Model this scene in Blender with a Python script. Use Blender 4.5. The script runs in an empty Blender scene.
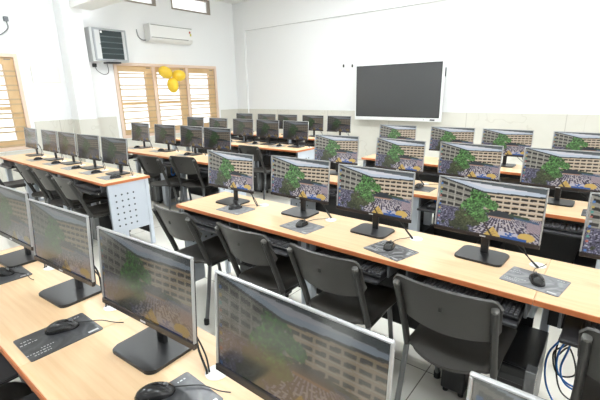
import bpy, bmesh, math, random
from math import sin, cos, pi, radians as rad
from mathutils import Vector, Matrix
S = bpy.context.scene
COL = S.collection
random.seed(7)

# ------------------------------------------------------------------ materials
def lin(c):
    return tuple(((x/255)/12.92 if x/255 <= .04045 else ((x/255+.055)/1.055)**2.4) for x in c) + (1,)
def mat(name, c, rough=.5, metal=0, spec=.5, coat=0, emis=None, estr=0, noise=None, bump=0, nscale=30, alpha=1, trans=0):
    m = bpy.data.materials.new(name); m.use_nodes = True
    nt = m.node_tree; b = nt.nodes['Principled BSDF']
    b.inputs['Base Color'].default_value = lin(c)
    b.inputs['Roughness'].default_value = rough
    b.inputs['Metallic'].default_value = metal
    b.inputs['Specular IOR Level'].default_value = spec
    b.inputs['Coat Weight'].default_value = coat
    b.inputs['Coat Roughness'].default_value = .12
    b.inputs['Transmission Weight'].default_value = trans
    if emis:
        b.inputs['Emission Color'].default_value = lin(emis); b.inputs['Emission Strength'].default_value = estr
    if noise or bump:
        tc = nt.nodes.new('ShaderNodeTexCoord'); n = nt.nodes.new('ShaderNodeTexNoise')
        n.inputs['Scale'].default_value = nscale; n.inputs['Detail'].default_value = 4
        nt.links.new(tc.outputs['Object'], n.inputs['Vector'])
        if noise:
            r = nt.nodes.new('ShaderNodeMix'); r.data_type = 'RGBA'
            r.inputs[6].default_value = lin(c); r.inputs[7].default_value = lin(noise)
            nt.links.new(n.outputs['Fac'], r.inputs[0]); nt.links.new(r.outputs[2], b.inputs['Base Color'])
        if bump:
            bp = nt.nodes.new('ShaderNodeBump'); bp.inputs['Strength'].default_value = bump; bp.inputs['Distance'].default_value = .002
            nt.links.new(n.outputs['Fac'], bp.inputs['Height']); nt.links.new(bp.outputs['Normal'], b.inputs['Normal'])
    return m

def wood_mat(name, c1, c2, rough, stretch=(1.2, 22, 22), coat=0):
    m = mat(name, c1, rough, coat=coat); nt = m.node_tree; b = nt.nodes['Principled BSDF']
    tc = nt.nodes.new('ShaderNodeTexCoord'); mp = nt.nodes.new('ShaderNodeMapping'); mp.inputs['Scale'].default_value = stretch
    n = nt.nodes.new('ShaderNodeTexNoise'); n.inputs['Scale'].default_value = 3; n.inputs['Detail'].default_value = 6
    r = nt.nodes.new('ShaderNodeMapRange'); r.inputs[1].default_value = .35; r.inputs[2].default_value = .68
    x = nt.nodes.new('ShaderNodeMix'); x.data_type = 'RGBA'; x.inputs[6].default_value = lin(c1); x.inputs[7].default_value = lin(c2)
    L = nt.links.new
    L(tc.outputs['Object'], mp.inputs['Vector']); L(mp.outputs[0], n.inputs['Vector']); L(n.outputs['Fac'], r.inputs[0])
    L(r.outputs[0], x.inputs[0]); L(x.outputs[2], b.inputs['Base Color'])
    return m

def tile_mat(name, c1, c2, joint, w, h, off, rough, axes, veins=0, mortar=.004):
    """large rectangular stone tiles with thin joints; axes picks the two object axes"""
    m = mat(name, c1, rough); nt = m.node_tree; b = nt.nodes['Principled BSDF']; L = nt.links.new
    tc = nt.nodes.new('ShaderNodeTexCoord'); sp = nt.nodes.new('ShaderNodeSeparateXYZ'); L(tc.outputs['Object'], sp.inputs[0])
    def mth(op, a, v):
        k = nt.nodes.new('ShaderNodeMath'); k.operation = op
        for i, q in enumerate((a, v)):
            if isinstance(q, (int, float)): k.inputs[i].default_value = q
            elif q is not None: L(q, k.inputs[i])
        return k.outputs[0]
    masks = []
    for ax, size, o in ((axes[0], w, off[0]), (axes[1], h, off[1])):
        t = mth('SUBTRACT', sp.outputs[ax], o)
        t = mth('PINGPONG', t, size/2)
        masks.append(mth('LESS_THAN', t, mortar/2))
    mk = mth('MAXIMUM', masks[0], masks[1])
    n = nt.nodes.new('ShaderNodeTexNoise'); n.inputs['Scale'].default_value = 2.2; n.inputs['Detail'].default_value = 8
    n.inputs['Distortion'].default_value = 1.2; L(tc.outputs['Object'], n.inputs['Vector'])
    x = nt.nodes.new('ShaderNodeMix'); x.data_type = 'RGBA'; x.inputs[6].default_value = lin(c1); x.inputs[7].default_value = lin(c2)
    L(n.outputs['Fac'], x.inputs[0]); cur = x.outputs[2]
    if veins:
        v = nt.nodes.new('ShaderNodeTexNoise'); v.inputs['Scale'].default_value = 1.1; v.inputs['Detail'].default_value = 3
        v.inputs['Distortion'].default_value = .6; L(tc.outputs['Object'], v.inputs['Vector'])
        d = mth('ABSOLUTE', mth('SUBTRACT', v.outputs['Fac'], .5), None); d = mth('LESS_THAN', d, .006)
        d = mth('MULTIPLY', d, veins)
        y = nt.nodes.new('ShaderNodeMix'); y.data_type = 'RGBA'; L(d, y.inputs[0]); L(cur, y.inputs[6]); y.inputs[7].default_value = lin((150, 140, 118)); cur = y.outputs[2]
    z = nt.nodes.new('ShaderNodeMix'); z.data_type = 'RGBA'; L(mk, z.inputs[0]); L(cur, z.inputs[6]); z.inputs[7].default_value = lin(joint)
    L(z.outputs[2], b.inputs['Base Color'])
    return m

M = dict(
    wall=mat('glossy white wall paint', (246, 247, 247), .2, spec=.5),
    ceil=mat('matt white ceiling paint', (243, 243, 240), .85),
    wood=wood_mat('pale maple laminate', (242, 208, 167), (234, 195, 150), .38),
    edge=mat('orange brown edge band', (204, 120, 72), .45),
    grey=mat('pale grey steel', (205, 212, 222), .4),
    hole=mat('dark punched hole', (60, 66, 74), .8),
    post=mat('light grey steel post', (196, 203, 212), .38),
    black=mat('black board', (24, 24, 26), .5),
    tray=mat('black tray plastic', (50, 50, 53), .34),
    traym=mat('dark grey steel runner', (120, 122, 126), .35, .6),
    chair=mat('dark grey moulded plastic', (66, 64, 61), .42, bump=.25, nscale=400),
    chairtube=mat('dark grey painted tube', (50, 49, 47), .34),
    chrome=mat('chrome leg in clear wrap', (120, 121, 123), .28, .7, bump=.8, nscale=60),
    cap=mat('black rubber foot', (22, 22, 22), .6),
    plug=mat('grey tube plug', (112, 111, 108), .35),
    silver=mat('silver bezel under clear film', (180, 181, 182), .28, .35),
    mblack=mat('black monitor plastic', (30, 30, 32), .35),
    chin=mat('dark brown black monitor chin', (58, 52, 50), .25),
    base=mat('black brushed stand plastic', (36, 36, 38), .36),
    mouse=mat('black glossy mouse plastic', (26, 26, 28), .22),
    mousegrey=mat('grey mouse plastic', (120, 122, 124), .3),
    key=mat('black keycap plastic', (80, 80, 84), .4),
    kbody=mat('black keyboard plastic', (26, 26, 28), .4),
    cable=mat('black cable', (22, 22, 23), .5),
    blue=mat('blue network cable', (28, 112, 196), .4),
    grom=mat('white plastic grommet', (245, 245, 243), .35),
    tower=mat('black computer casing', (34, 34, 36), .32),
    film=mat('crinkled clear wrapping film', (120, 122, 124), .2, .3, bump=1, nscale=90),
    frame=mat('pinkish beige window frame', (233, 208, 188), .5),
    sash=wood_mat('tan wooden sash', (222, 190, 146), (212, 176, 128), .5, (6, 1, 1)),
    bar=mat('tan grille bar', (196, 170, 134), .5),
    louv=mat('greyish brown vent frame', (150, 140, 128), .5),
    white=mat('white appliance plastic', (240, 240, 238), .35),
    offwhite=mat('cream panel plastic', (240, 239, 230), .4),
    acline=mat('grey slot', (150, 152, 150), .5),
    cabgrey=mat('light grey cabinet sheet', (214, 216, 216), .4),
    cabframe=mat('grey cabinet door frame', (168, 172, 176), .4),
    cabglass=mat('dark green grey glass', (44, 56, 58), .15),
    slat=mat('dark slat', (78, 92, 94), .35),
    balloon=mat('yellow latex', (244, 205, 62), .22),
    bezelw=mat('white panel bezel', (240, 241, 241), .35),
    bezelb=mat('black inner rim', (26, 26, 27), .35),
    panel=mat('dark grey switched off display glass', (80, 81, 82), .25),
    red=mat('red sticker', (190, 90, 70), .5), yellow=mat('yellow sticker', (210, 200, 100), .5),
    logo=mat('pale logo print', (200, 200, 200), .4),
)
M['dado'] = tile_mat('beige marble wall tile', (225, 223, 214), (217, 214, 203), (196, 192, 182), 1.62, 3.0, (.02, -.4), .22, (0, 2), .13, .012)
M['dadoY'] = tile_mat('beige marble wall tile side', (225, 223, 214), (217, 214, 203), (196, 192, 182), 1.2, 3.0, (1.2, -.4), .22, (1, 2), .13, .012)
M['floor'] = tile_mat('white vitrified floor tile', (238, 236, 228), (230, 227, 216), (138, 134, 124), 1.2, 1.2, (6.565, -.085), .14, (0, 1), 0, .006)
M['glass'] = mat('clear window glass', (255, 255, 255), .02, trans=1); M['glass'].node_tree.nodes['Principled BSDF'].inputs['IOR'].default_value = 1.03
M['tube'] = mat('lit fluorescent tube', (255, 255, 255), .5, emis=(240, 249, 255), estr=42)

def pad_mat(cs):
    m = mat('printed mouse pad', (96, 96, 98), .3, spec=.6); nt = m.node_tree; b = nt.nodes['Principled BSDF']; L = nt.links.new
    tc = nt.nodes.new('ShaderNodeTexCoord')
    n = nt.nodes.new('ShaderNodeTexNoise'); n.inputs['Scale'].default_value = 11; n.inputs['Detail'].default_value = 3; n.inputs['Distortion'].default_value = 2.5
    L(tc.outputs['Object'], n.inputs['Vector'])
    r = nt.nodes.new('ShaderNodeValToRGB'); e = r.color_ramp.elements
    e[0].position = .38; e[0].color = lin(cs[0]); e[1].position = .66; e[1].color = lin(cs[2])
    k = e.new(.5); k.color = lin(cs[1])
    L(n.outputs['Fac'], r.inputs[0]); L(r.outputs[0], b.inputs['Base Color'])
    return m
M['pad_dark'] = pad_mat(((52, 53, 56), (66, 67, 70), (84, 85, 88))); M['pad_mixed'] = pad_mat(((50, 51, 54), (92, 93, 96), (176, 177, 180))); M['pad_light'] = pad_mat(((112, 113, 117), (134, 135, 139), (158, 159, 162))); M['padprint'] = mat('white pad print', (205, 206, 208), .4)

def screen_mat(strength, sat=.8, ior=1.9):
    m = bpy.data.materials.new('lit monitor screen'); m.use_nodes = True; nt = m.node_tree; b = nt.nodes['Principled BSDF']
    a = nt.nodes.new('ShaderNodeAttribute'); a.attribute_name = 'picture'
    b.inputs['Base Color'].default_value = (.02, .02, .02, 1); b.inputs['Roughness'].default_value = .16
    b.inputs['IOR'].default_value = ior
    h = nt.nodes.new('ShaderNodeHueSaturation'); h.inputs['Saturation'].default_value = sat
    nt.links.new(a.outputs['Color'], h.inputs['Color']); nt.links.new(h.outputs[0], b.inputs['Emission Color']); b.inputs['Emission Strength'].default_value = strength
    return m
M['screen_bright'] = screen_mat(.40, .95, 1.5); M['screen_dim'] = screen_mat(.085, 1.3, 2.0); M['screen_mid'] = screen_mat(.10, 1.0, 1.5)  # same screen at three strengths: viewing-angle dimming baked into the emission per row

# ------------------------------------------------------------------ geometry helpers
def obj(name, bm, m, parent=None, loc=None, smooth=False):
    me = bpy.data.meshes.new(name); bmesh.ops.recalc_face_normals(bm, faces=bm.faces); bm.to_mesh(me); bm.free()
    me.materials.append(m)
    if smooth:
        for p in me.polygons: p.use_smooth = True
        try: me.set_sharp_from_angle(angle=rad(38))
        except Exception: pass
    o = bpy.data.objects.new(name, me); COL.objects.link(o)
    if parent: o.parent = parent
    if loc: o.location = loc
    return o
def NB(): return bmesh.new()
def box(bm, x0, x1, y0, y1, z0, z1, bev=0, seg=2, mtx=None):
    vs = [bm.verts.new(p) for p in ((x0,y0,z0),(x1,y0,z0),(x1,y1,z0),(x0,y1,z0),(x0,y0,z1),(x1,y0,z1),(x1,y1,z1),(x0,y1,z1))]
    fs = [bm.faces.new([vs[i] for i in f]) for f in ((3,2,1,0),(4,5,6,7),(0,1,5,4),(1,2,6,5),(2,3,7,6),(3,0,4,7))]
    if mtx is not None: bmesh.ops.transform(bm, matrix=mtx, verts=vs)
    if bev:
        es = list({e for f in fs for e in f.edges})
        bmesh.ops.bevel(bm, geom=es, offset=bev, segments=seg, profile=.5, affect='EDGES')
    return bm
def prism(bm, pts, z0, z1, bev=0):
    """extrude outline pts (x,y) from z0 to z1"""
    a = [bm.verts.new((x, y, z0)) for x, y in pts]; c = [bm.verts.new((x, y, z1)) for x, y in pts]; n = len(pts)
    fs = [bm.faces.new(a[::-1]), bm.faces.new(c)] + [bm.faces.new((a[i], a[(i+1) % n], c[(i+1) % n], c[i])) for i in range(n)]
    if bev: bmesh.ops.bevel(bm, geom=list(fs[1].edges), offset=bev, segments=2, affect='EDGES')
    return bm
def rrect(w, h, r, n=5, cx=0, cy=0):
    out = []
    for sx, sy, a0 in ((1, 1, 0), (-1, 1, 90), (-1, -1, 180), (1, -1, 270)):
        for i in range(n+1):
            a = rad(a0 + 90*i/n); out.append((cx+sx*(w/2-r)+r*cos(a), cy+sy*(h/2-r)+r*sin(a)))
    return out
def tube(bm, pts, r, n=10, ry=None, cap=True):
    """tube along pts; ry makes it oval"""
    pts = [Vector(p) for p in pts]; rings = []; up = None
    for i, p in enumerate(pts):
        t = (pts[min(i+1, len(pts)-1)] - pts[max(i-1, 0)]).normalized()
        if up is None:
            up = Vector((1, 0, 0)) if abs(t.x) < .8 else Vector((0, 0, 1))
        s = (up - t*up.dot(t)).normalized(); up = s; w = t.cross(s)
        rr = r[i] if isinstance(r, (list, tuple)) else r
        rings.append([bm.verts.new(p + s*cos(2*pi*k/n)*rr + w*sin(2*pi*k/n)*(ry or rr)) for k in range(n)])
    for a, c in zip(rings, rings[1:]):
        for k in range(n): bm.faces.new((a[k], a[(k+1) % n], c[(k+1) % n], c[k]))
    if cap: bm.faces.new(rings[0][::-1]); bm.faces.new(rings[-1])
    return bm
def smooth_path(P, n=6):
    P = [Vector(p) for p in P]; out = []
    for i in range(len(P)-1):
        a, b, c, d = P[max(i-1, 0)], P[i], P[i+1], P[min(i+2, len(P)-1)]
        for k in range(n):
            t = k/n; out.append(.5*((2*b)+(c-a)*t+(2*a-5*b+4*c-d)*t*t+(3*b-a-3*c+d)*t**3))
    out.append(P[-1]); return out
def lathe(bm, prof, n=20, o=(0, 0, 0)):
    rings = [[bm.verts.new((o[0]+r*cos(2*pi*k/n), o[1]+r*sin(2*pi*k/n), o[2]+z)) for k in range(n)] for r, z in prof]
    for a, c in zip(rings, rings[1:]):
        for k in range(n): bm.faces.new((a[k], a[(k+1) % n], c[(k+1) % n], c[k]))
    bm.faces.new(rings[0][::-1]); bm.faces.new(rings[-1]); return bm
def empty(name, loc=(0, 0, 0), rz=0):
    o = bpy.data.objects.new(name, None); COL.objects.link(o); o.location = loc; o.rotation_euler = (0, 0, rz); o.empty_display_size = .1
    return o
def tag(o, label, cat, group=None):
    o['label'] = label; o['category'] = cat
    if group: o['group'] = group
    return o
def structure(name, bm, m, parent=None):
    o = obj(name, bm, m, parent)
    if not parent: o['kind'] = 'structure'
    return o
def kids(o): return [c for c in o.children]
def copy_tree(o, parent=None):
    c = o.copy(); COL.objects.link(c); c.parent = parent
    for ch in kids(o): copy_tree(ch, c)
    return c
used = set()
def place(proto, loc, rz, label, group=None):
    o = proto if proto.name not in used else copy_tree(proto)
    used.add(proto.name); used.add(o.name)
    o.location = loc; o.rotation_euler = (0, 0, rz); o['label'] = label
    if group: o['group'] = group
    return o

# ------------------------------------------------------------------ room
XW, YW, ZC = -1.465, 6.03, 3.87      # window wall, display wall, ceiling
X1, Y0 = 11.5, -5.0
bm = NB(); box(bm, XW-.3, X1+.3, Y0-.3, YW+.3, -.1, 0); structure('floor', bm, M['floor'])
bm = NB(); box(bm, XW-.3, X1+.3, Y0-.3, YW+.3, ZC, ZC+.15); structure('ceiling', bm, M['ceil'])
bm = NB(); box(bm, XW-.25, X1+.25, YW, YW+.25, 0, ZC); structure('wall_front', bm, M['wall'])
def wall_x(name, x0, x1, holes, y0, y1, m):
    """wall slab in the YZ plane with rectangular openings (y0,y1,z0,z1)"""
    ys = sorted({y0, y1} | {h[0] for h in holes} | {h[1] for h in holes}); zs = sorted({0, ZC} | {h[2] for h in holes} | {h[3] for h in holes})
    bm = NB()
    for a, b in zip(ys, ys[1:]):
        for c, d in zip(zs, zs[1:]):
            ym, zm = (a+b)/2, (c+d)/2
            if not any(h[0] < ym < h[1] and h[2] < zm < h[3] for h in holes): box(bm, x0, x1, a, b, c, d)
    bmesh.ops.remove_doubles(bm, verts=bm.verts, dist=1e-5)
    return structure(name, bm, m)
W1 = (-2.05, .68, .62, 2.32); W2 = (2.44, 5.24, .62, 2.25)
V1 = (2.35, 3.64, 3.50, 3.84); V2 = (4.05, 5.20, 3.50, 3.84)
wall_x('wall_left', XW-.25, XW, [W1, W2, V1, V2], Y0-.25, YW, M['wall'])
RW = [(-3.6, -.9, .9, 2.7), (.2, 2.9, .9, 2.7), (3.6, 5.6, .9, 2.7)]
wall_x('wall_right', X1, X1+.25, RW, Y0-.25, YW, M['wall'])
bm = NB(); box(bm, XW-.25, X1+.25, Y0-.25, Y0, 0, ZC); structure('wall_back', bm, M['wall'])
# stone dado 1.11 m high
D = 1.115
bm = NB(); box(bm, XW, X1, YW-.012, YW, 0, D); structure('trim_1', bm, M['dado'])
def dado_side(name, x0, x1, segs):
    bm = NB()
    for a, b, z in segs: box(bm, x0, x1, a, b, 0, z)
    structure(name, bm, M['dadoY'])
dado_side('trim_2', XW, XW+.012, [(Y0, W1[0]-.08, D), (W1[0]-.08, W1[1]+.08, W1[2]-.02), (W1[1]+.08, 1.44, D), (1.80, W2[0]-.08, D), (W2[0]-.08, W2[1]+.08, W2[2]-.02), (W2[1]+.08, YW-.07, D)])
# pilaster, ceiling beam, corner column and wall-head beam
bm = NB(); box(bm, XW, -1.137, 1.44, 1.80, 0, ZC, .004, 1); structure('wall_pilaster', bm, M['wall'])
bm = NB(); box(bm, XW, -1.125, 1.428, 1.812, 0, D); structure('trim_3', bm, M['dadoY'])
bm = NB(); box(bm, -1.137, X1, 1.60, 2.0, 3.16, ZC, .004, 1); structure('ceiling_beam', bm, M['ceil'])
bm = NB(); box(bm, XW, -1.06, YW-.06, YW, 0, ZC, .003, 1); structure('wall_column', bm, M['wall'])
bm = NB(); box(bm, -1.06, X1, YW-.06, YW, 3.16, ZC, .003, 1); structure('wall_beam', bm, M['wall'])
bm = NB(); box(bm, XW, -1.05, YW-.072, YW-.06, 0, D); structure('trim_4', bm, M['dado'])

def frame_ring(bm, x0, x1, y0, y1, z0, z1, t, bev=.004):
    box(bm, x0, x1, y0, y1, z1-t, z1, bev, 1); box(bm, x0, x1, y0, y1, z0, z0+t, bev, 1)
    box(bm, x0, x1, y0, y0+t, z0+t, z1-t, bev, 1); box(bm, x0, x1, y1-t, y1, z0+t, z1-t, bev, 1)
def window(name, W, lab):
    y0, y1, z0, z1 = W
    e = empty(name, (XW, (y0+y1)/2, z0)); e['kind'] = 'structure'
    ox, oy, oz = -XW, -(y0+y1)/2, -z0
    def add(nm, bm, m, par=None):
        o = obj(nm, bm, m, par or e)
        if not par: o.location = (ox, oy, oz)
        return o
    bm = NB(); frame_ring(bm, XW-.12, XW+.03, y0, y1, z0, z1, .065)
    MU = .07; pw = (y1-y0-.13-2*MU)/3
    mull = [y0+.065+pw, y0+.065+2*pw+MU]
    for y in mull: box(bm, XW-.12, XW+.03, y, y+MU, z0+.065, z1-.065, .004, 1)
    add('window_frame', bm, M['frame'])
    eds = [(y0+.065, mull[0]), (mull[0]+MU, mull[1]), (mull[1]+MU, y1-.065)]
    for k, (a, b) in enumerate(eds):
        bm = NB(); zA, zB = z0+.065, z1-.065
        box(bm, XW-.08, XW-.01, a, b, zB-.12, zB, .003, 1); box(bm, XW-.08, XW-.01, a, b, zA, zA+.10, .003, 1)
        box(bm, XW-.08, XW-.01, a, a+.05, zA+.10, zB-.12, .003, 1); box(bm, XW-.08, XW-.01, b-.17, b, zA+.10, zB-.12, .003, 1)
        box(bm, XW-.078, XW-.012, a+.05, b-.17, 1.345, 1.405, .003, 1)
        s = add('sash', bm, M['sash'])
        bm = NB(); box(bm, XW-.055, XW-.05, a+.05, b-.17, zA+.1, zB-.12); g = obj('pane', bm, M['glass'], s)
        bm = NB()
        for z in [2.02-.245*q-d for q in range(6) for d in (0, .085)]: box(bm, XW-.006, XW+.006, a+.001, b-.001, z-.013, z+.013)
        obj('grille', bm, M['bar'], s)
        bm = NB(); box(bm, XW-.01, XW+.004, b-.14, b-.04, zB-.045, zB-.025, .002, 1); obj('latch', bm, M['louv'], s)
    return e
window('window_1', W1, ''); window('window_2', W2, '')
for i, V in enumerate((V1, V2)):
    e = empty('window_%d' % (3+i), (XW, (V[0]+V[1])/2, V[2])); e['kind'] = 'structure'
    off = (-XW, -(V[0]+V[1])/2, -V[2])
    bm = NB(); frame_ring(bm, XW-.1, XW+.01, V[0], V[1], V[2], V[3], .035, .002); o = obj('window_frame', bm, M['louv'], e); o.location = off
    bm = NB(); box(bm, XW-.06, XW-.055, V[0]+.03, V[1]-.03, V[2]+.03, V[3]-.03); o = obj('pane', bm, M['glass'], e); o.location = off
for i, V in enumerate(RW):
    e = empty('window_%d' % (5+i), (X1, (V[0]+V[1])/2, V[2])); e['kind'] = 'structure'
    off = (-X1, -(V[0]+V[1])/2, -V[2])
    bm = NB(); frame_ring(bm, X1-.02, X1+.1, V[0], V[1], V[2], V[3], .08)
    box(bm, X1, X1+.08, (V[0]+V[1])/2-.04, (V[0]+V[1])/2+.04, V[2]+.08, V[3]-.08); o = obj('window_frame', bm, M['frame'], e); o.location = off

# ------------------------------------------------------------------ wall fittings
def pt(q): return q
# split air conditioner
ac = tag(empty('air_conditioner', (XW, 3.84, 2.72)), 'white split air conditioner high on the wall above the three-part window', 'air conditioner')
bm = NB()
prof = [(0, 0), (.12, 0), (.20, .035), (.235, .09), (.235, .34), (.21, .365), (0, .365)]
def yprism(bm, prof, y0, y1, bev=0):
    a = [bm.verts.new((x, y0, z)) for x, z in prof]; c = [bm.verts.new((x, y1, z)) for x, z in prof]; n = len(prof)
    bm.faces.new(a); bm.faces.new(c[::-1])
    for i in range(n): bm.faces.new((a[i], c[i], c[(i+1) % n], a[(i+1) % n]))
    return bm
yprism(bm, prof, -.57, .57); o = obj('casing', bm, M['white'], ac)
bm = NB(); box(bm, .225, .2385, -.54, .55, .335, .35); obj('top_slot', bm, M['acline'], ac)
bm = NB(); box(bm, .215, .238, -.54, .44, .075, .09); obj('air_outlet', bm, M['acline'], ac)
bm = NB(); box(bm, .235, .24, .47, .51, .24, .285); obj('sticker', bm, M['red'], ac)['label'] = 'small red sticker'
bm = NB(); box(bm, .235, .24, .49, .53, .18, .235); obj('sticker', bm, M['yellow'], ac)['label'] = 'small yellow sticker'
bm = NB(); tube(bm, smooth_path([(.03, -.57, .03), (.03, -.66, .03), (.02, -.74, .1), (.01, -.76, .24)]), .012, 8); obj('pipe', bm, M['acline'], ac, smooth=True)

# wall-mounted cabinet with dark louvred glass door
cb = tag(empty('wall_cabinet', (XW, 2.27, 2.235)), 'light grey wall cabinet with dark slatted glass door, mounted high beside the pilaster', 'cabinet')
bm = NB(); box(bm, 0, .20, -.32, .44, .0, .65, .008); obj('body', bm, M['cabgrey'], cb)
bm = NB(); frame_ring(bm, .20, .222, -.27, .43, .02, .64, .035); o = obj('door', bm, M['cabframe'], cb)
bm = NB(); box(bm, .202, .212, -.13, .34, .055, .605); g = obj('door_glass', bm, M['cabglass'], o)
bm = NB(); box(bm, .202, .218, .34, .395, .055, .605, .003, 1); obj('hinge_panel', bm, M['cabgrey'], o); bm = NB(); box(bm, .202, .218, -.235, -.13, .055, .605, .003, 1); obj('latch_panel', bm, M['cabgrey'], o)
for k in range(4):
    bm = NB(); box(bm, .212, .222, -.125, .335, .15+k*.11, .17+k*.11, .003, 1); obj('slat', bm, M['slat'], o)
bm = NB(); lathe(bm, [(.012, 0), (.012, .012)], 10, (.22, -.14, .33)); obj('lock', bm, M['cable'], o)
bm = NB(); box(bm, .222, .226, -.12, -.08, .55, .59); obj('sticker', bm, M['white'], o)
bm = NB(); box(bm, .05, .28, -.05, .22, -.03, 0, .004, 1); obj('power_strip', bm, M['cable'], cb)
bm = NB(); tube(bm, smooth_path([(.06, -.22, -.06), (.02, -.2, -.15), (.02, -.07, -.24), (.03, .04, -.2), (.04, .03, -.03)]), .006, 6); obj('power_cable', bm, M['cable'], cb, smooth=True)
bm = NB(); box(bm, 0, .07, -.27, -.2, -.1, -.03, .01); obj('plug', bm, M['cable'], cb)

# plug and cable at upper left, cream flush panel box
pg = tag(empty('wall_plug', (XW, .62, 2.85)), 'dark plug with hanging cable high on the wall above the left window', 'plug')
bm = NB(); box(bm, 0, .05, -.035, .04, 0, .08, .012); obj('plug_body', bm, M['traym'], pg)
bm = NB(); tube(bm, smooth_path([(.025, .0, .01), (.03, .01, -.1), (.03, -.07, -.19), (.03, -.2, -.26), (.03, -.4, -.28)]), .009, 8); obj('plug_cable', bm, M['traym'], pg, smooth=True)
pb = tag(empty('wall_panel_box', (XW, 1.10, 1.82)), 'cream flat distribution box almost flush with the white wall right of the left window', 'electrical box')
bm = NB(); box(bm, 0, .025, -.24, .25, 0, .31, .004, 1); obj('box_cover', bm, M['offwhite'], pb)
bm = NB(); box(bm, .025, .03, .19, .22, .1, .22, .002, 1); obj('box_switch', bm, M['white'], pb)

# balloons
for y, z, ang, lb in ((3.54, 2.056, 63, 'yellow balloon hanging at the window top, left of the three'), (3.905, 1.99, -85, 'yellow balloon hanging at the window top, right of the three'), (3.71, 1.765, 180, 'yellow balloon hanging lowest of the three at the window')):
    e = tag(empty('balloon', (XW+.25, y, z)), lb, 'balloon', 'yellow balloons at the window')
    bm = NB(); R0 = .132
    prof = [(R0*sin(pi*t)**.9*(1+.08*-cos(pi*t)*-1), -R0*1.28*cos(pi*t)) for t in [i/18 for i in range(1, 18)]]
    lathe(bm, [(.004, -R0*1.36)]+prof+[(.004, R0*1.285)], 24)
    b = obj('balloon_skin', bm, M['balloon'], e, smooth=True); b.rotation_euler = (rad(ang), 0, 0)
    bm = NB(); lathe(bm, [(.012, 0), (.010, .004), (.004, .012), (.004, .02)], 10, (0, 0, -R0*1.36-.018)); obj('knot', bm, M['balloon'], b)
e = tag(empty('balloon_string', (XW+.03, 3.72, 2.2)), 'thin string holding the three yellow balloons to the window frame', 'string')
bm = NB(); tube(bm, [(0, 0, 0), (.22, -.01, -.26)], .002, 5); obj('string', bm, M['grom'], e)

# interactive display on the front wall
tv = tag(empty('display_panel', (3.455, YW-.06, .93)), 'large white-framed display panel, switched off, on the front wall', 'display')
bm = NB(); box(bm, -.98, .98, -.09, -.02, 0, 1.16, .012); obj('casing', bm, M['bezelw'], tv)
bm = NB(); frame_ring(bm, -.093, -.088, -.945, .945, .075, 1.14, .016, 0)
bmesh.ops.transform(bm, matrix=Matrix.Rotation(-pi/2, 4, 'Z') @ Matrix.Identity(4), verts=bm.verts)
# ring was built in YZ; after the turn it lies in XZ with y = -(x)
for v in bm.verts: v.co.y = -abs(v.co.y)
obj('inner_rim', bm, M['bezelb'], tv)
bm = NB(); box(bm, -.93, .93, -.0915, -.088, .09, 1.125); obj('screen', bm, M['panel'], tv)
bm = NB(); box(bm, .76, .86, -.094, -.089, .022, .05, .003, 1); obj('port_cover', bm, M['bezelb'], tv)
bm = NB(); box(bm, .62, .64, -.094, -.089, .03, .045); obj('power_button', bm, M['acline'], tv)
bm = NB(); box(bm, -.5, .5, -.02, .058, .3, .9); obj('wall_bracket', bm, M['bezelb'], tv)
ph = tag(empty('pen_holder', (4.42, YW, 1.86)), 'thin dark pen holder on the wall right of the large display', 'pen holder')
bm = NB(); box(bm, -.02, .02, -.03, 0, -.08, .12, .006); obj('holder_body', bm, M['cabgrey'], ph)
bm = NB(); box(bm, -.016, .016, -.045, -.025, -.06, .1, .004); obj('pen', bm, M['bezelb'], ph)
for x, z, lb in ((2.08, 2.11, 'small dark wall hook farther left of the large display'), (2.31, 2.10, 'tiny dark wall hook close to the large display top corner')):
    e = tag(empty('wall_hook', (x, YW, z)), lb, 'hook')
    bm = NB(); box(bm, -.012, .012, -.03, 0, -.03, .03, .004, 1); obj('hook_plate', bm, M['cable'], e)

# ------------------------------------------------------------------ ceiling tube lights
bulb = tag(empty('tube_light', (.6, .53, ZC)), 'lit white tube light batten on the ceiling', 'ceiling light', 'tube lights on the ceiling')
bm = NB(); box(bm, -.7, .7, -.05, .05, -.06, 0, .006, 1); obj('batten', bm, M['white'], bulb)
bm = NB(); box(bm, -.66, .66, -.03, .03, -.085, -.06, .01, 2); obj('lamp_tube', bm, M['tube'], bulb)
LIGHTS = [(.6, .53), (3.6, .53), (6.6, .53), (9.6, .53), (2.1, 3.6), (5.2, 3.6), (8.3, 3.6), (3.0, -2.6), (6.3, -2.6), (9.6, -2.6)]
for i, (x, y) in enumerate(LIGHTS): place(bulb, (x, y, ZC), 0, bulb['label'])

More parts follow.
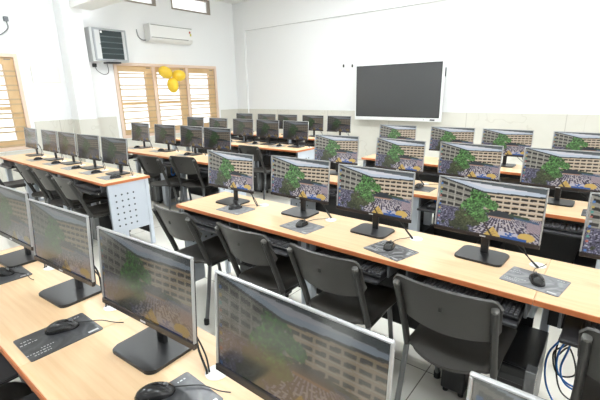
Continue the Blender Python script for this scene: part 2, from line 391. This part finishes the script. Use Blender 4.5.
# ------------------------------------------------------------------ the screen picture
def hsh(a, b):
    q = math.sin(a*127.1+b*311.7)*43758.5453; return q-math.floor(q)
def vnoise(x, y):
    i, j = math.floor(x), math.floor(y); fx, fy = x-i, y-j; fx = fx*fx*(3-2*fx); fy = fy*fy*(3-2*fy)
    return (hsh(i, j)*(1-fx)+hsh(i+1, j)*fx)*(1-fy)+(hsh(i, j+1)*(1-fx)+hsh(i+1, j+1)*fx)*fy
def picture(u, v, rnd):
    """colour of the wallpaper shown on every monitor: building, tree, crowd; u right, v up"""
    band = 1.0-.09*u; roof = 1.01-.40*u if u < .47 else .822+.075*(u-.47)
    fine = vnoise(u*60, v*36)
    if v > band: return (96, 104, 108)
    if v > roof:
        return (206, 218, 232) if v < roof+.06 else (232, 233, 240)
    if v > roof-.03: return (54, 60, 62)
    if v > .44:
        if u < .49:
            row = (roof-.03-v)/(roof-.03-.36)*4.6; fr = row % 1; col = ((u*.9+.12*u*u)*13) % 1
            if .32 < fr < .76: c = (48, 48, 45) if col > .2 else (170, 167, 156)
            else: c = (158, 155, 144) if col > .12 else (186, 183, 172)
            if fr > .93: c = (128, 124, 112)
        else:
            row = (roof-.03-v)/.375*4.2; fr = row % 1; col = ((u-.49)*13.5) % 1
            if .34 < fr < .78: c = (36, 34, 33) if col > .2 else (206, 190, 166)
            else: c = (214, 192, 162)
            if fr > .90: c = (232, 224, 210)
    elif u < .40 or (u < .52 and v > .34):
        h = hsh(int(u*120), int(v*66)); g = int(58*h); c = (62+g, 60+g, 84+g)
        if h > .88: c = (166, 164, 184)
        if h < .18: c = (38, 38, 52)
    else:
        d = (u-.64)/(.62-v); s = (d*13) % 1; h = hsh(int(v*54), int(d*26))
        c = (190, 184, 194) if s < .42 else (78, 70, 90)
        if h > .82: c = (214, 204, 200)
        if h < .16: c = (52, 50, 72)
        if u > .88 and .19 < v < .40: c = (184, 166, 172) if s < .5 else (146, 128, 140)
        if v < .13 and .64 < u < .84: c = (44, 98, 172) if h < .5 else (204, 200, 210)
        if v < .19-2.2*abs(u-.585): c = (222, 186, 92) if h > .2 else (188, 150, 80)
        if ((u-.89)/.075)**2+((v-.09)/.075)**2 < 1: c = (224, 188, 96)
        if v < .05 and .66 < u < .9: c = (38, 90, 166)
    if .52 < u < .77 and .385 < v < .415+.085*max(0, 1-((u-.635)/.13)**2): c = (52, 58, 66)
    if .76 < u < .98 and abs(v-(.415-.18*(u-.76))) < .018: c = (66, 96, 128)
    if .72 < u < .90 and abs(v-(.455-.15*(u-.72))) < .022: c = (56, 78, 58)
    if .53 < u < .74 and abs(v-.37) < .012: c = (184, 146, 124)
    n1 = vnoise(u*17, v*10)-.5; n2 = vnoise(u*44+7, v*26)-.5; n3 = vnoise(u*90, v*50)-.5
    def blob(x, y, rx, ry): return ((u-x)/rx)**2+((v-y)/ry)**2+1.1*n1+.9*n2
    if abs(u-(.45+.13*(.34-v)/.34)) < .011 and v < .38: c = (64, 54, 42)
    if blob(.24, .10, .16, .13) < .9: c = tuple(int(k*(1+.7*n3)) for k in (62, 68, 50))
    if blob(.34, .25, .14, .22) < 1: c = tuple(int(k*(1+.8*n3)) for k in (72, 80, 54))
    if blob(.46, .38, .085, .18) < .9: c = tuple(int(k*(1+.7*n3)) for k in (76, 110, 62))
    if blob(.39, .55, .125, .24) < 1 or blob(.40, .70, .105, .16) < 1 or blob(.49, .60, .115, .12) < 1:
        c = tuple(int(k*(1+1.1*n3+.5*n2)) for k in (80, 124, 66))
    if .012 < u < .034 and v < .90:
        k = int(v*12); f = (v*12) % 1
        if .25 < f < .68: c = [(70, 130, 200), (190, 194, 200), (190, 96, 80), (70, 160, 150), (200, 176, 90)][k % 5]
    if u > .955 and .89 > v > .855: c = (92, 146, 214)
    return tuple(max(0, min(255, k)) for k in c)
_scr = {}
def screen_mesh(m):
    NX, NY = 190, 106; w, h = .483, .260
    me = bpy.data.meshes.new('screen')
    vs = [(-w/2+w*i/NX, 0, h*j/NY) for j in range(NY+1) for i in range(NX+1)]
    fs = [(j*(NX+1)+i, j*(NX+1)+i+1, (j+1)*(NX+1)+i+1, (j+1)*(NX+1)+i) for j in range(NY) for i in range(NX)]
    me.from_pydata(vs, [], fs)
    at = me.color_attributes.new('picture', 'FLOAT_COLOR', 'POINT')
    buf = []
    for j in range(NY+1):
        for i in range(NX+1): buf += lin(picture(i/NX, j/NY, None))
    at.data.foreach_set('color', buf)
    me.materials.append(m); return me

# ------------------------------------------------------------------ monitor
# origin: desk top level below the panel's centre; screen faces -Y
MW, MB_, MT = .249, .110, .392
TILT = Matrix.Translation((0, 0, (MB_+MT)/2)) @ Matrix.Rotation(rad(-4.2), 4, 'X') @ Matrix.Translation((0, 0, -(MB_+MT)/2))
def make_monitor(screen_m):
    e = empty('monitor'); e['category'] = 'monitor'
    def head(bm): bmesh.ops.transform(bm, matrix=TILT, verts=bm.verts); return bm
    bm = NB(); box(bm, -MW+.003, MW-.003, .004, .011, MB_+.002, MT-.003, .002, 1)
    box(bm, -.17, .17, .010, .036, MB_+.01, MB_+.17, .014)
    obj('back_casing', head(bm), M['mblack'], e)
    bm = NB(); t = .0065
    box(bm, -MW, MW, -.005, .005, MT-t, MT, .002, 1); box(bm, -MW, -MW+t, -.005, .005, MB_+.016, MT-t, .002, 1); box(bm, MW-t, MW, -.005, .005, MB_+.016, MT-t, .002, 1)
    obj('bezel', head(bm), M['silver'], e)
    bm = NB(); box(bm, -MW, MW, -.007, .006, MB_-.003, MB_+.017, .002, 1); c = obj('chin', head(bm), M['chin'], e)
    bm = NB(); box(bm, -.014, .014, -.0076, -.007, MB_+.004, MB_+.010); obj('logo', head(bm), M['logo'], c)
    s = bpy.data.objects.new('screen', screen_mesh(screen_m)); COL.objects.link(s); s.parent = e
    s.matrix_local = TILT @ Matrix.Translation((0, -.001, MB_+.015))
    bm = NB(); prism(bm, rrect(.038, .02, .006, 3, 0, .045), .009, .20); obj('stand_neck', bm, M['base'], e, smooth=True)
    bm = NB(); prism(bm, rrect(.225, .185, .028, 6, 0, .008), 0, .011, .003); obj('stand_base', bm, M['base'], e)
    bm = NB(); tube(bm, smooth_path([(.10, .05, .17), (.15, .06, .12), (.19, .045, .05), (.235, .03, .012), (.25, .02, .005)]), .0035, 6)
    obj('power_cable', bm, M['cable'], e, smooth=True)
    bm = NB(); tube(bm, smooth_path([(.06, .055, .16), (.13, .075, .08), (.2, .06, .03), (.25, .03, .006)]), .0028, 6)
    obj('video_cable', bm, M['cable'], e, smooth=True)
    return e
def make_mouse():
    e = empty('computer_mouse'); e['category'] = 'mouse'
    bm = NB(); n = 14; rings = []
    for j in range(n+1):
        t = j/n; y = -.055+.11*t; w = .031*(1-abs(2*t-1)**3.2)**.5*(1-.12*sin(pi*t)); h = .036*(sin(pi*min(1, (t*.86+.1)))**.8)
        if j in (0, n): w = max(w, .006); h = .008
        rings.append([bm.verts.new((w*cos(a), y, h*max(0, sin(a))**.8 if a <= pi else 0)) for a in [pi*k/12 for k in range(13)]])
    for a, c in zip(rings, rings[1:]):
        for k in range(12): bm.faces.new((a[k], a[k+1], c[k+1], c[k]))
        bm.faces.new((a[12], a[0], c[0], c[12]))
    bm.faces.new(rings[0]); bm.faces.new(rings[-1][::-1])
    b = obj('mouse_body', bm, M['mouse'], e, smooth=True); b.location = (0, 0, .0)
    bm = NB(); lathe(bm, [(.006, -.003), (.008, 0), (.006, .003)], 12)
    bmesh.ops.transform(bm, matrix=Matrix.Translation((0, .03, .026)) @ Matrix.Rotation(pi/2, 4, 'Y'), verts=bm.verts)
    obj('scroll_wheel', bm, M['mousegrey'], b)
    bm = NB(); tube(bm, smooth_path([(0, .052, .01), (.005, .09, .006), (.02, .13, .005), (.06, .17, .005), (.08, .2, .005)]), .0018, 6)
    obj('mouse_cable', bm, M['cable'], e, smooth=True)
    return e
def make_pad(m):
    e = empty('mouse_pad'); e['category'] = 'mouse pad'
    bm = NB(); prism(bm, rrect(.235, .18, .008, 3), 0, .003); obj('pad_sheet', bm, m, e)
    bm = NB()
    for k, (x, y, w) in enumerate(((-.075, -.066, .05), (-.085, -.050, .07), (-.05, -.034, .04), (.085, .068, .03), (-.09, .05, .03), (-.09, .03, .045))):
        q = x-w/2
        while q < x+w/2:
            l = random.choice((.004, .006, .008)); box(bm, q, q+l, y-.0022, y+.0022, .003, .0034); q += l+.004
    box(bm, .07, .105, -.078, -.068, .003, .0034)
    o = obj('print', bm, M['padprint'], e); o['kind'] = 'stuff'
    return e
def make_keyboard():
    e = empty('keyboard'); e['category'] = 'keyboard'
    bm = NB(); box(bm, -.22, .22, -.07, .07, 0, .018, .005); obj('keyboard_body', bm, M['kbody'], e)
    for r in range(6):
        bm = NB(); y = .052-r*.0205
        for x0, x1 in ((-.212, .07), (.078, .132), (.14, .213)):
            n = max(1, round((x1-x0)/.0192)); d = (x1-x0)/n; k = 0
            while k < n:
                sp = 6 if (r == 5 and x0 < -.2 and k == 4) else 1
                box(bm, x0+k*d+.0015, x0+(k+sp)*d-.0015, y-.0085, y+.0085, .016, .027, .002, 1); k += sp
        obj('key_row', bm, M['key'], e)
    return e
def make_tower():
    e = empty('computer_tower'); e['category'] = 'computer'
    bm = NB(); box(bm, -.085, .085, -.17, .20, .02, .38, .006); obj('casing', bm, M['tower'], e)
    bm = NB(); box(bm, -.084, .084, -.192, -.171, .022, .378, .01); f = obj('front_panel', bm, M['mblack'], e)
    bm = NB(); box(bm, -.07, .07, -.196, -.19, .30, .335, .003, 1); obj('drive_bay', bm, M['tray'], f)
    bm = NB(); box(bm, -.012, .012, -.197, -.19, .25, .274, .003, 1); obj('power_button', bm, M['acline'], f)
    bm = NB(); box(bm, .045, .088, -.198, -.14, .04, .385, .003, 1); obj('film', bm, M['film'], e)['label'] = 'crinkled clear wrapping film'
    for sx in (-1, 1):
        for y in (-.13, .15):
            bm = NB(); lathe(bm, [(.018, 0), (.02, .02)], 12, (sx*.065, y, 0)); obj('foot', bm, M['cap'], e)
    return e
# chair faces +Y (seat front towards the desk); origin on the floor under the seat centre
def make_chair():
    e = empty('plastic_chair'); e['category'] = 'chair'
    # seat shell
    def shell(P, nx, ny, th, nm):
        bm = NB(); top = [[bm.verts.new(P(i/nx, j/ny)) for i in range(nx+1)] for j in range(ny+1)]
        for j in range(ny):
            for i in range(nx): bm.faces.new((top[j][i], top[j][i+1], top[j+1][i+1], top[j+1][i]))
        bmesh.ops.recalc_face_normals(bm, faces=bm.faces)
        bmesh.ops.solidify(bm, geom=list(bm.faces), thickness=th)
        return obj(nm, bm, M['chair'], e, smooth=True)
    def seat(u, v):
        a = 2*u-1; y = -.215+.455*v
        w = .205*(1-.06*(1-v))*(1-.10*max(0, (abs(v-.5)-.38)/.12)**2)
        x = a*w
        y -= .075*(1-a*a)*max(0, 1-v/.35)
        z = .445+.016*a*a-.010*sin(pi*v)-(.03*max(0, (v-.85)/.15)**2)-.02*max(0, abs(a)-.85)/.15
        return (x, y+(.012*(1-a*a) if v > .85 else 0), z)
    s = shell(seat, 20, 18, .014, 'seat')
    # back shell: curved board between the uprights
    def back(u, v):
        a = 2*u-1; zz = .626+.204*v
        w = .214*(1-.03*(1-v)); x = a*w
        y = -.178-.145*(zz-.445)/.36-.052*(1-a*a)
        r = max(0, abs(a)-.86)/.14
        z = zz-(r*r*.03 if v > .5 else -r*r*.045)*abs(2*v-1)+(.008*(1-a*a))*v-.02*(1-a*a)*(1-v)
        return (x, y, z)
    b = shell(back, 24, 10, .012, 'backrest')
    # faint moulded mark in the middle of the back
    bm = NB(); box(bm, -.008, .008, -.3575, -.350, .73, .75, .002, 1); obj('moulded_mark', bm, M['chairtube'], b)
    for sx in (-1, 1):
        # rear leg runs on up as the back upright
        up = [(sx*.192, -.338, .795), (sx*.190, -.288, .67), (sx*.188, -.232, .53), (sx*.190, -.196, .43)]
        bm = NB(); tube(bm, up, .0145, 12, .019); l = obj('upright', bm, M['chairtube'], e, smooth=True)
        bm = NB(); tube(bm, [(sx*.192, -.336, .79), (sx*.192, -.344, .803), (sx*.192, -.345, .806)], [.0155, .0145, .006], 12, .017); obj('tube_cap', bm, M['plug'], l, smooth=True)
        bm = NB(); tube(bm, [(sx*.190, -.196, .43), (sx*.196, -.232, .22), (sx*.202, -.272, .02)], .0135, 12); l = obj('leg', bm, M['chrome'], e, smooth=True)
        bm = NB(); lathe(bm, [(.018, 0), (.019, .035), (.015, .045)], 12, (sx*.2025, -.275, 0)); obj('foot_cap', bm, M['cap'], l)
        bm = NB(); tube(bm, [(sx*.15, .12, .415), (sx*.152, .15, .22), (sx*.155, .18, .02)], .0135, 12); l = obj('leg', bm, M['chrome'], e, smooth=True)
        bm = NB(); lathe(bm, [(.018, 0), (.019, .035), (.015, .045)], 12, (sx*.1555, .182, 0)); obj('foot_cap', bm, M['cap'], l)
        bm = NB(); tube(bm, [(sx*.19, -.20, .418), (sx*.18, 0, .415), (sx*.16, .15, .41)], .012, 8); obj('seat_rail', bm, M['chairtube'], e, smooth=True)
    bm = NB(); tube(bm, [(-.18, .0, .41), (.18, .0, .41)], .011, 8); obj('crossbar', bm, M['chairtube'], e, smooth=True)
    return e

MON = {k: make_monitor(M['screen_'+k]) for k in ('bright', 'dim', 'mid')}
MOU, PAD, KEY, TOW, CHR = make_mouse(), {k: make_pad(M['pad_'+k]) for k in ('dark', 'mixed', 'light')}, make_keyboard(), make_tower(), make_chair()

# ------------------------------------------------------------------ desks
ZT = .75
def make_desk(x0, x1, yf, label, group, left, right, trays, grommets):
    """left/right: 'panel' (perforated end panel), 'post', or None (leg belongs to the neighbour)"""
    yb = yf+.49; xc, yc = (x0+x1)/2, (yf+yb)/2
    e = tag(empty('computer_desk', (xc, yc, 0)), label, 'desk', group)
    A, B, F, K = x0-xc, x1-xc, yf-yc, yb-yc
    g = .0008
    bm = NB(); box(bm, A+g, B-g, F+.003, K, ZT-.024, ZT, .0015, 1); obj('desk_top', bm, M['wood'], e)
    bm = NB(); box(bm, A+g, B-g, F-.002, F+.003, ZT-.025, ZT-.0005, .0015, 1)
    if left == 'panel': box(bm, A-.004, A+g, F-.002, K, ZT-.025, ZT-.0005)
    if right == 'panel': box(bm, B-g, B+.004, F-.002, K, ZT-.025, ZT-.0005)
    obj('edge_band', bm, M['edge'], e)
    for side, kind in ((-1, left), (1, right)):
        X = A if side < 0 else B
        if kind == 'panel':
            xa, xb = (X+.004, X+.024) if side < 0 else (X-.024, X-.004)
            bm = NB(); box(bm, xa, xb, F+.035, K-.02, .22, ZT-.026, .002, 1); box(bm, xa, xb, F+.035, F+.19, .06, .22, .002, 1)
            box(bm, xa-.006, xb+.006, F+.035, F+.075, .0, ZT-.026, .003, 1); box(bm, xa-.006, xb+.006, K-.06, K-.02, 0, ZT-.026, .003, 1)
            p = obj('end_panel', bm, M['grey'], e)
            bm = NB()
            for r in range(6):
                for c in range(4):
                    cy = F+.105+c*.0625; cz = .61-r*.0635
                    vs = []
                    for sx in (xa-.0008, xb+.0008):
                        f = [bm.verts.new((sx, cy+.0095*cos(2*pi*k/10), cz+.0095*sin(2*pi*k/10))) for k in range(10)]
                        vs.append(f); bm.faces.new(f if sx > xa else f[::-1])
                    for k in range(10): bm.faces.new((vs[0][k], vs[0][(k+1) % 10], vs[1][(k+1) % 10], vs[1][k]))
            obj('punched_holes', bm, M['hole'], p)
        elif kind == 'bracket':
            bm = NB(); xm = X-.03
            box(bm, xm+.03, xm+.07, K-.034, K-.004, 0, ZT-.026, .004, 1); box(bm, xm-.01, xm+.03, F+.12, K-.10, .60, ZT-.026, .006, 1)
            obj('leg', bm, M['post'], e)
        elif kind == 'post':
            bm = NB(); xm = X
            box(bm, xm-.03, xm+.03, K-.14, K-.08, .03, ZT-.026, .004, 1); box(bm, xm-.04, xm+.04, F+.04, F+.10, .03, ZT-.026, .004, 1)
            box(bm, xm-.03, xm+.03, F+.06, K-.02, 0, .03, .006, 1)
            box(bm, xm-.02, xm+.02, F+.06, K-.02, ZT-.05, ZT-.025, .004, 1)
            obj('leg', bm, M['post'], e)
    bm = NB(); box(bm, A+.03, B-.03, K-.05, K-.035, .42 if left == 'bracket' else .12, ZT-.026); obj('modesty_panel', bm, M['black'], e)
    for t in trays:
        T = t-xc
        bm = NB(); box(bm, T-.25, T+.25, F-.06, F+.19, .638, .650, .004, 1)
        box(bm, T-.25, T+.25, F-.072, F-.056, .636, .654, .004, 1); o = obj('keyboard_tray', bm, M['tray'], e)
        for sx in (-1, 1):
            bm = NB(); box(bm, T+sx*.262-.006, T+sx*.262+.006, F+.02, F+.33, .645, ZT-.026, .002, 1); obj('runner', bm, M['traym'], o)
    for q in grommets:
        bm = NB(); lathe(bm, [(.036, 0), (.036, .002), (.031, .004)], 24, (q-xc, F+.37, ZT)); obj('grommet', bm, M['grom'], e)['label'] = 'round white cable cover'
    return e

rnd = random.Random(3)
def ordinal(i): return ['first', 'second', 'third', 'fourth', 'fifth', 'sixth'][i]
ROWS = dict(
    near=dict(y=-1.466, xs=[4.845, 5.468, 6.112, 6.722, 7.35], yaw=[3, 4.2, 3.3, -.2, 0], name='nearest row', desks=[(4.63, 5.85), (5.85, 7.04), (7.04, 8.24)], ends=('panel', None)),
    mid=dict(y=-.01, ys=[-.05, .026, -.01, -.015, 0], xs=[4.947, 5.561, 6.150, 6.776, 7.42], yaw=[1, 1.5, -.5, -2.6, 0], name='second right row', desks=[(4.63, 5.86), (5.86, 7.06), (7.06, 8.26)], ends=('panel', None)),
    third=dict(y=1.315, xs=[5.0, 5.69, 6.30, 6.94, 7.60], yaw=[6, -6, -3.5, 0, 0], name='third right row', desks=[(4.63, 5.98), (5.98, 7.28), (7.28, 8.3)], ends=('panel', None)),
    fourth=dict(y=2.667, xs=[5.03, 5.71, 6.29, 6.96], yaw=[0, 2, 0, -2], name='last right row', desks=[(4.72, 5.93), (5.93, 7.20)], ends=('panel', 'panel')),
    left1=dict(y=0.0, xs=[.63, 1.31, 1.86, 2.44, 3.045], yaw=[-2, 0, 0, 2.5, 3], name='nearest left row', desks=[(.30, 1.05), (1.05, 2.25), (2.25, 3.42)], ends=('post', 'panel')),
    left2=dict(y=1.315, xs=[1.29, 1.97, 2.61, 3.15], yaw=[1, 2, 0, 4], name='second left row', desks=[(1.02, 2.25), (2.25, 3.50)], ends=('post', 'panel')),
    left3=dict(y=2.667, xs=[.91, 1.57, 2.21, 2.78, 3.365], yaw=[0, 0, 0, 0, 0], name='third left row', desks=[(.55, 1.2), (1.2, 2.42), (2.42, 3.65)], ends=('post', 'panel')),
    left4=dict(y=3.95, xs=[.90, 1.55, 2.11, 2.73, 3.31], yaw=[0, 0, 0, 0, 0], name='farthest left row', desks=[(.55, 1.2), (1.2, 2.42), (2.42, 3.63)], ends=('post', 'panel')),
)
DY = -.345+.01
for key, r in ROWS.items():
    yf = r['y']+DY if key != 'near' else -1.775
    D_ = r['desks']; n = len(D_)
    for i, (a, b) in enumerate(D_):
        lf = r['ends'][0] if i == 0 else ('bracket' if key == 'mid' and i == 2 else 'post')
        rt = r['ends'][1] if i == n-1 else None
        st = [x for x in r['xs'] if a < x < b]
        gr = [min(x+.262, b-.04) for x in st if x+.262-.04 < b]
        pos = 'leftmost' if i == 0 else ('rightmost' if i == n-1 else 'middle')
        make_desk(a, b, yf, f'pale maple computer desk, {pos} of the {r["name"]}', 'computer desks in rows', lf, rt, st, gr)
    N = len(r['xs'])
    for i, (x, yw) in enumerate(zip(r['xs'], r['yaw'])):
        pos = 'leftmost' if i == 0 else ('rightmost' if i == N-1 else ordinal(i)+' from the left')
        yo = r.get('ys', [0]*9)[i]
        place(MON['dim' if key == 'near' else ('mid' if key.startswith('left') else 'bright')], (x, r['y']+yo, ZT), rad(yw), f'lit monitor, {pos} in the {r["name"]}', 'monitors on the desks')
        r.setdefault('pos', []).append(pos)
# mice and pads: (row, station, mouse xy, mouse turn, pad xy, pad turn)
for key, i, mx, my, mr, px, py, pr in (
    ('near', 0, 5.005, -1.585, -50, 5.03, -1.61, 90), ('near', 1, 5.740, -1.60, -22, 5.768, -1.622, 90), ('near', 2, 6.31, -1.575, -30, 6.385, -1.58, 88),
    ('near', 3, 7.0, -1.60, 0, 7.0, -1.62, 0),
    ('mid', 0, 5.098, -.162, -15, 5.113, -.174, 0), ('mid', 1, 5.736, -.176, 5, 5.746, -.19, -6), ('mid', 2, 6.35, -.190, 12, 6.37, -.215, -14), ('mid', 3, 7.045, -.167, 20, 7.035, -.16, -9),
    ('third', 0, 5.30, 1.15, 5, 5.31, 1.14, 0), ('third', 1, 5.94, 1.208, -10, 5.96, 1.18, 0), ('third', 2, 6.58, 1.15, 4, 6.60, 1.14, 3), ('third', 3, 7.22, 1.15, 4, 7.23, 1.14, 0),
    ('left1', 0, 1.16, -.124, -10, 1.12, -.14, 0), ('left1', 1, 1.72, -.112, -14, 1.68, -.13, 4), ('left1', 2, 2.30, -.11, -6, 2.22, -.13, 0), ('left1', 3, 2.80, -.11, -16, 2.72, -.13, 3), ('left1', 4, 3.24, -.12, -12, 3.16, -.14, 0),
    ('left2', 0, 1.25, 1.257, 0, 1.22, 1.24, 0), ('left2', 1, 1.90, 1.269, 0, 1.86, 1.24, 0), ('left2', 2, 2.58, 1.245, 0, 2.55, 1.23, 0),
    ('left3', 2, 1.93, 2.60, 0, 1.92, 2.58, 0), ('left3', 3, 2.55, 2.60, 0, 2.53, 2.58, 0), ('left3', 4, 3.10, 2.58, 0, 3.06, 2.57, 0),
):
    r = ROWS[key]; pos = r['pos'][i]
    shade = 'mixed' if (key, i) == ('mid', 2) else ('dark' if key in ('near', 'third') else 'light')
    place(PAD[shade], (px, py, ZT), rad(pr), f'{shade} grey mouse pad by the {pos} monitor of the {r["name"]}', 'mouse pads')
    place(MOU, (mx, my, ZT+.0036), rad(mr), f'black mouse by the {pos} monitor of the {r["name"]}', 'computer mice')
# keyboards and towers
for key in ('near', 'mid', 'third', 'left1', 'left2'):
    r = ROWS[key]; yf = r['y']+DY if key != 'near' else -1.775
    for i, x in enumerate(r['xs']):
        if key == 'near' and i != 0: continue
        place(KEY, (x+.03, yf+.035, .6505), 0, f'black keyboard below the {r["pos"][i]} monitor of the {r["name"]}', 'keyboards on the pull-out trays')
for key, i, x, y in (('mid', 0, 5.285, -.06), ('mid', 3, 7.02, -.10), ('near', 1, 5.55, -1.56), ('third', 1, 5.95, 1.2), ('third', 2, 6.55, 1.2), ('third', 3, 7.2, 1.25),
                     ('left1', 1, 1.6, -.07), ('left1', 3, 2.825, -.07), ('left2', 1, 1.95, 1.22), ('left2', 3, 3.36, 1.22), ('left3', 3, 2.75, 2.56), ('left3', 4, 3.48, 2.56)):
    r = ROWS[key]
    place(TOW, (x, y, 0), 0, f'black tower under the {r["pos"][i]} monitor of the {r["name"]}', 'computer towers under the desks')
ub = tag(empty('power_backup_box', (6.74, -.03, 0)), 'small black box on short feet, on the floor under the nearest chair', 'power box')
bm = NB(); box(bm, -.06, .06, -.16, .10, .03, .17, .008); obj('box_body', bm, M['tower'], ub)
for sx in (-1, 1):
    for y in (-.13, .07):
        bm = NB(); lathe(bm, [(.014, 0), (.016, .03)], 12, (sx*.04, y, 0)); obj('foot', bm, M['cap'], ub)
# chairs
for x, y, rz, lb in (
    (4.95, -.27, 0, 'dark grey plastic chair at the left end of the second row on the right'),
    (5.62, -.265, 0, 'dark grey plastic chair, second from left at the second row on the right'),
    (6.195, -.27, 0, 'dark grey plastic chair, third from left at the second row on the right'),
    (6.785, -.275, 0, 'dark grey plastic chair whose full back and seat show, nearest to the camera'),
    (7.44, -.27, 0, 'dark grey plastic chair cut off by the right edge of the photo'),
    (1.93, -.21, 0, 'black plastic chair farthest left of the three at the nearest left row'),
    (2.52, -.22, 0, 'black plastic chair in the middle of the three at the nearest left row'),
    (3.13, -.25, 0, 'black plastic chair nearest the perforated end panel of the left row'),
    (.86, -.34, 0, 'black plastic chair alone near the left window, at the far left desk'),
    (2.63, .93, 6, 'black plastic chair, left one of two at the second left row'),
    (3.03, 1.13, 10, 'black plastic chair, right one of two at the second left row'),
    (3.08, 2.27, 0, 'black plastic chair at the third left row beside the grey end panel'),
    (6.12, -1.90, 0, 'unseen dark plastic chair added for screen reflections at the nearest row, under the camera, below the third monitor'),  # three out-of-view chairs added so the near screens mirror something dark
    (6.72, -1.90, 0, 'unseen dark plastic chair added for screen reflections at the nearest row, under the camera, below the fourth monitor'),
    (5.60, -1.93, 0, 'unseen dark plastic chair added for screen reflections at the nearest row, beside the one pushed under the desk'),
    (5.17, -1.76, 0, 'grey plastic chair pushed under the nearest desk at the bottom left corner')):
    place(CHR, (x, y, 0), rad(rz), lb, 'plastic chairs at the desks')
# loose cables under the right-hand desks
cset = [
    ('blue', [(7.22, .0, .62), (7.17, .0, .44), (7.12, .0, .31), (7.13, .0, .16), (7.19, .0, .05), (7.28, .0, .02)], .0045, 'longest blue network cable hanging down to the floor below the second row'),
    ('blue', [(7.24, .05, .63), (7.19, .05, .42), (7.16, .03, .32), (7.17, .03, .22), (7.23, .03, .17), (7.30, .03, .2), (7.31, .05, .4)], .0045, 'blue network cable coiled under the rightmost desk of the second row'),
    ('blue', [(7.21, .02, .63), (7.2, .01, .40), (7.18, -.02, .28), (7.21, -.02, .2), (7.29, -.02, .18)], .0045, 'blue network cable looping lower under the rightmost second-row desk'),
    ('cable', [(7.2, .06, .63), (7.15, .05, .36), (7.16, .03, .24), (7.2, .02, .12), (7.30, .02, .08)], .004, 'black cable drooping beside the blue cables under the second-row desk'),
    ('cable', [(7.24, .1, .6), (7.2, .08, .38), (7.14, .06, .30), (7.17, .04, .2), (7.24, .03, .24), (7.2, .04, .36), (7.16, .05, .3)], .004, 'black cable knotted among the blue cables under the second-row desk'),
    ('blue', [(5.30, .12, .6), (5.34, .1, .45), (5.42, .08, .42), (5.46, .1, .6)], .004, 'blue network cable under the leftmost desk of the second row'),
    ('blue', [(5.28, 1.40, .62), (5.33, 1.36, .42), (5.44, 1.34, .40), (5.52, 1.38, .6)], .006, 'blue network cable bundle under the leftmost desk of the third row'),
    ('blue', [(6.02, 1.40, .62), (6.06, 1.33, .52), (6.14, 1.32, .5), (6.2, 1.38, .6)], .006, 'blue network cable under the middle desk of the third row'),
    ('blue', [(2.95, 2.55, .6), (3.0, 2.5, .45), (3.1, 2.5, .42), (3.14, 2.55, .6)], .009, 'blue cable bundle under the third left row'),
    ('blue', [(2.02, 1.35, .6), (2.06, 1.3, .42), (2.14, 1.3, .42), (2.2, 1.35, .6)], .009, 'blue cable bundle under the second left row'),
]
for m, P, rr, lb in cset:
    e = tag(empty('network_cable' if m == 'blue' else 'power_cable', P[0]), lb, 'cable', 'loose cables under the desks')
    bm = NB(); tube(bm, [Vector(q)-Vector(P[0]) for q in smooth_path(P, 8)], rr, 8); obj('cable_run', bm, M[m], e, smooth=True)

# ------------------------------------------------------------------ light
def area(loc, rot, sx, sy, power, col=(1, 1, 1)):
    l = bpy.data.lights.new('area', 'AREA'); l.shape = 'RECTANGLE'; l.size = sx; l.size_y = sy; l.energy = power; l.color = col
    o = bpy.data.objects.new('area_light', l); COL.objects.link(o); o.location = loc; o.rotation_euler = rot; return o
for x, y in LIGHTS: area((x, y, ZC-.10), (0, 0, 0), 1.3, .12, 24 if (y > 3 and x < 6) else (12 if x < 4 else 3), (.93, .97, 1))
# daylight through the window openings
for V, p in (): area((XW-.5, (V[0]+V[1])/2, (V[2]+V[3])/2), (0, rad(-90), 0), V[3]-V[2], V[1]-V[0], p, (.97, .99, 1))
for V in RW: area((X1+.35, (V[0]+V[1])/2, (V[2]+V[3])/2), (0, rad(90), 0), V[3]-V[2], V[1]-V[0], 22, (.98, .99, 1))
w = bpy.data.worlds.new('World'); S.world = w; w.use_nodes = True; nt = w.node_tree
bg = nt.nodes['Background']; bg.inputs['Strength'].default_value = .85
tc = nt.nodes.new('ShaderNodeTexCoord'); n = nt.nodes.new('ShaderNodeTexNoise'); n.inputs['Scale'].default_value = 9
mx = nt.nodes.new('ShaderNodeMix'); mx.data_type = 'RGBA'; mx.inputs[6].default_value = (1, 1, 1, 1); mx.inputs[7].default_value = (.80, .92, .78, 1)
mr = nt.nodes.new('ShaderNodeMapRange'); mr.inputs[1].default_value = .5; mr.inputs[2].default_value = .8
nt.links.new(tc.outputs['Generated'], n.inputs['Vector']); nt.links.new(n.outputs['Fac'], mr.inputs[0]); nt.links.new(mr.outputs[0], mx.inputs[0]); nt.links.new(mx.outputs[2], bg.inputs['Color'])

# ------------------------------------------------------------------ camera
cam = bpy.data.cameras.new('Camera'); co = bpy.data.objects.new('Camera', cam); COL.objects.link(co); S.camera = co
F, YAW, PIT, ROL = 395.38, .6793, -.2693, -.0199
cam.sensor_width = 36; cam.lens = F/600*36; cam.clip_start = .02
f = Vector((-sin(YAW)*cos(PIT), cos(YAW)*cos(PIT), sin(PIT))); rr = Vector((cos(YAW), sin(YAW), 0)); uu = rr.cross(f)
r2 = cos(ROL)*rr+sin(ROL)*uu; u2 = -sin(ROL)*rr+cos(ROL)*uu
mtx = Matrix((r2, u2, -f)).transposed().to_4x4(); mtx.translation = Vector((7.23, -2.0412, 1.5801)); co.matrix_world = mtx

S.view_settings.view_transform = 'Standard'; S.view_settings.look = 'None'; S.view_settings.gamma = 1
S.view_settings.use_curve_mapping = False
S.view_settings.exposure = 1.02
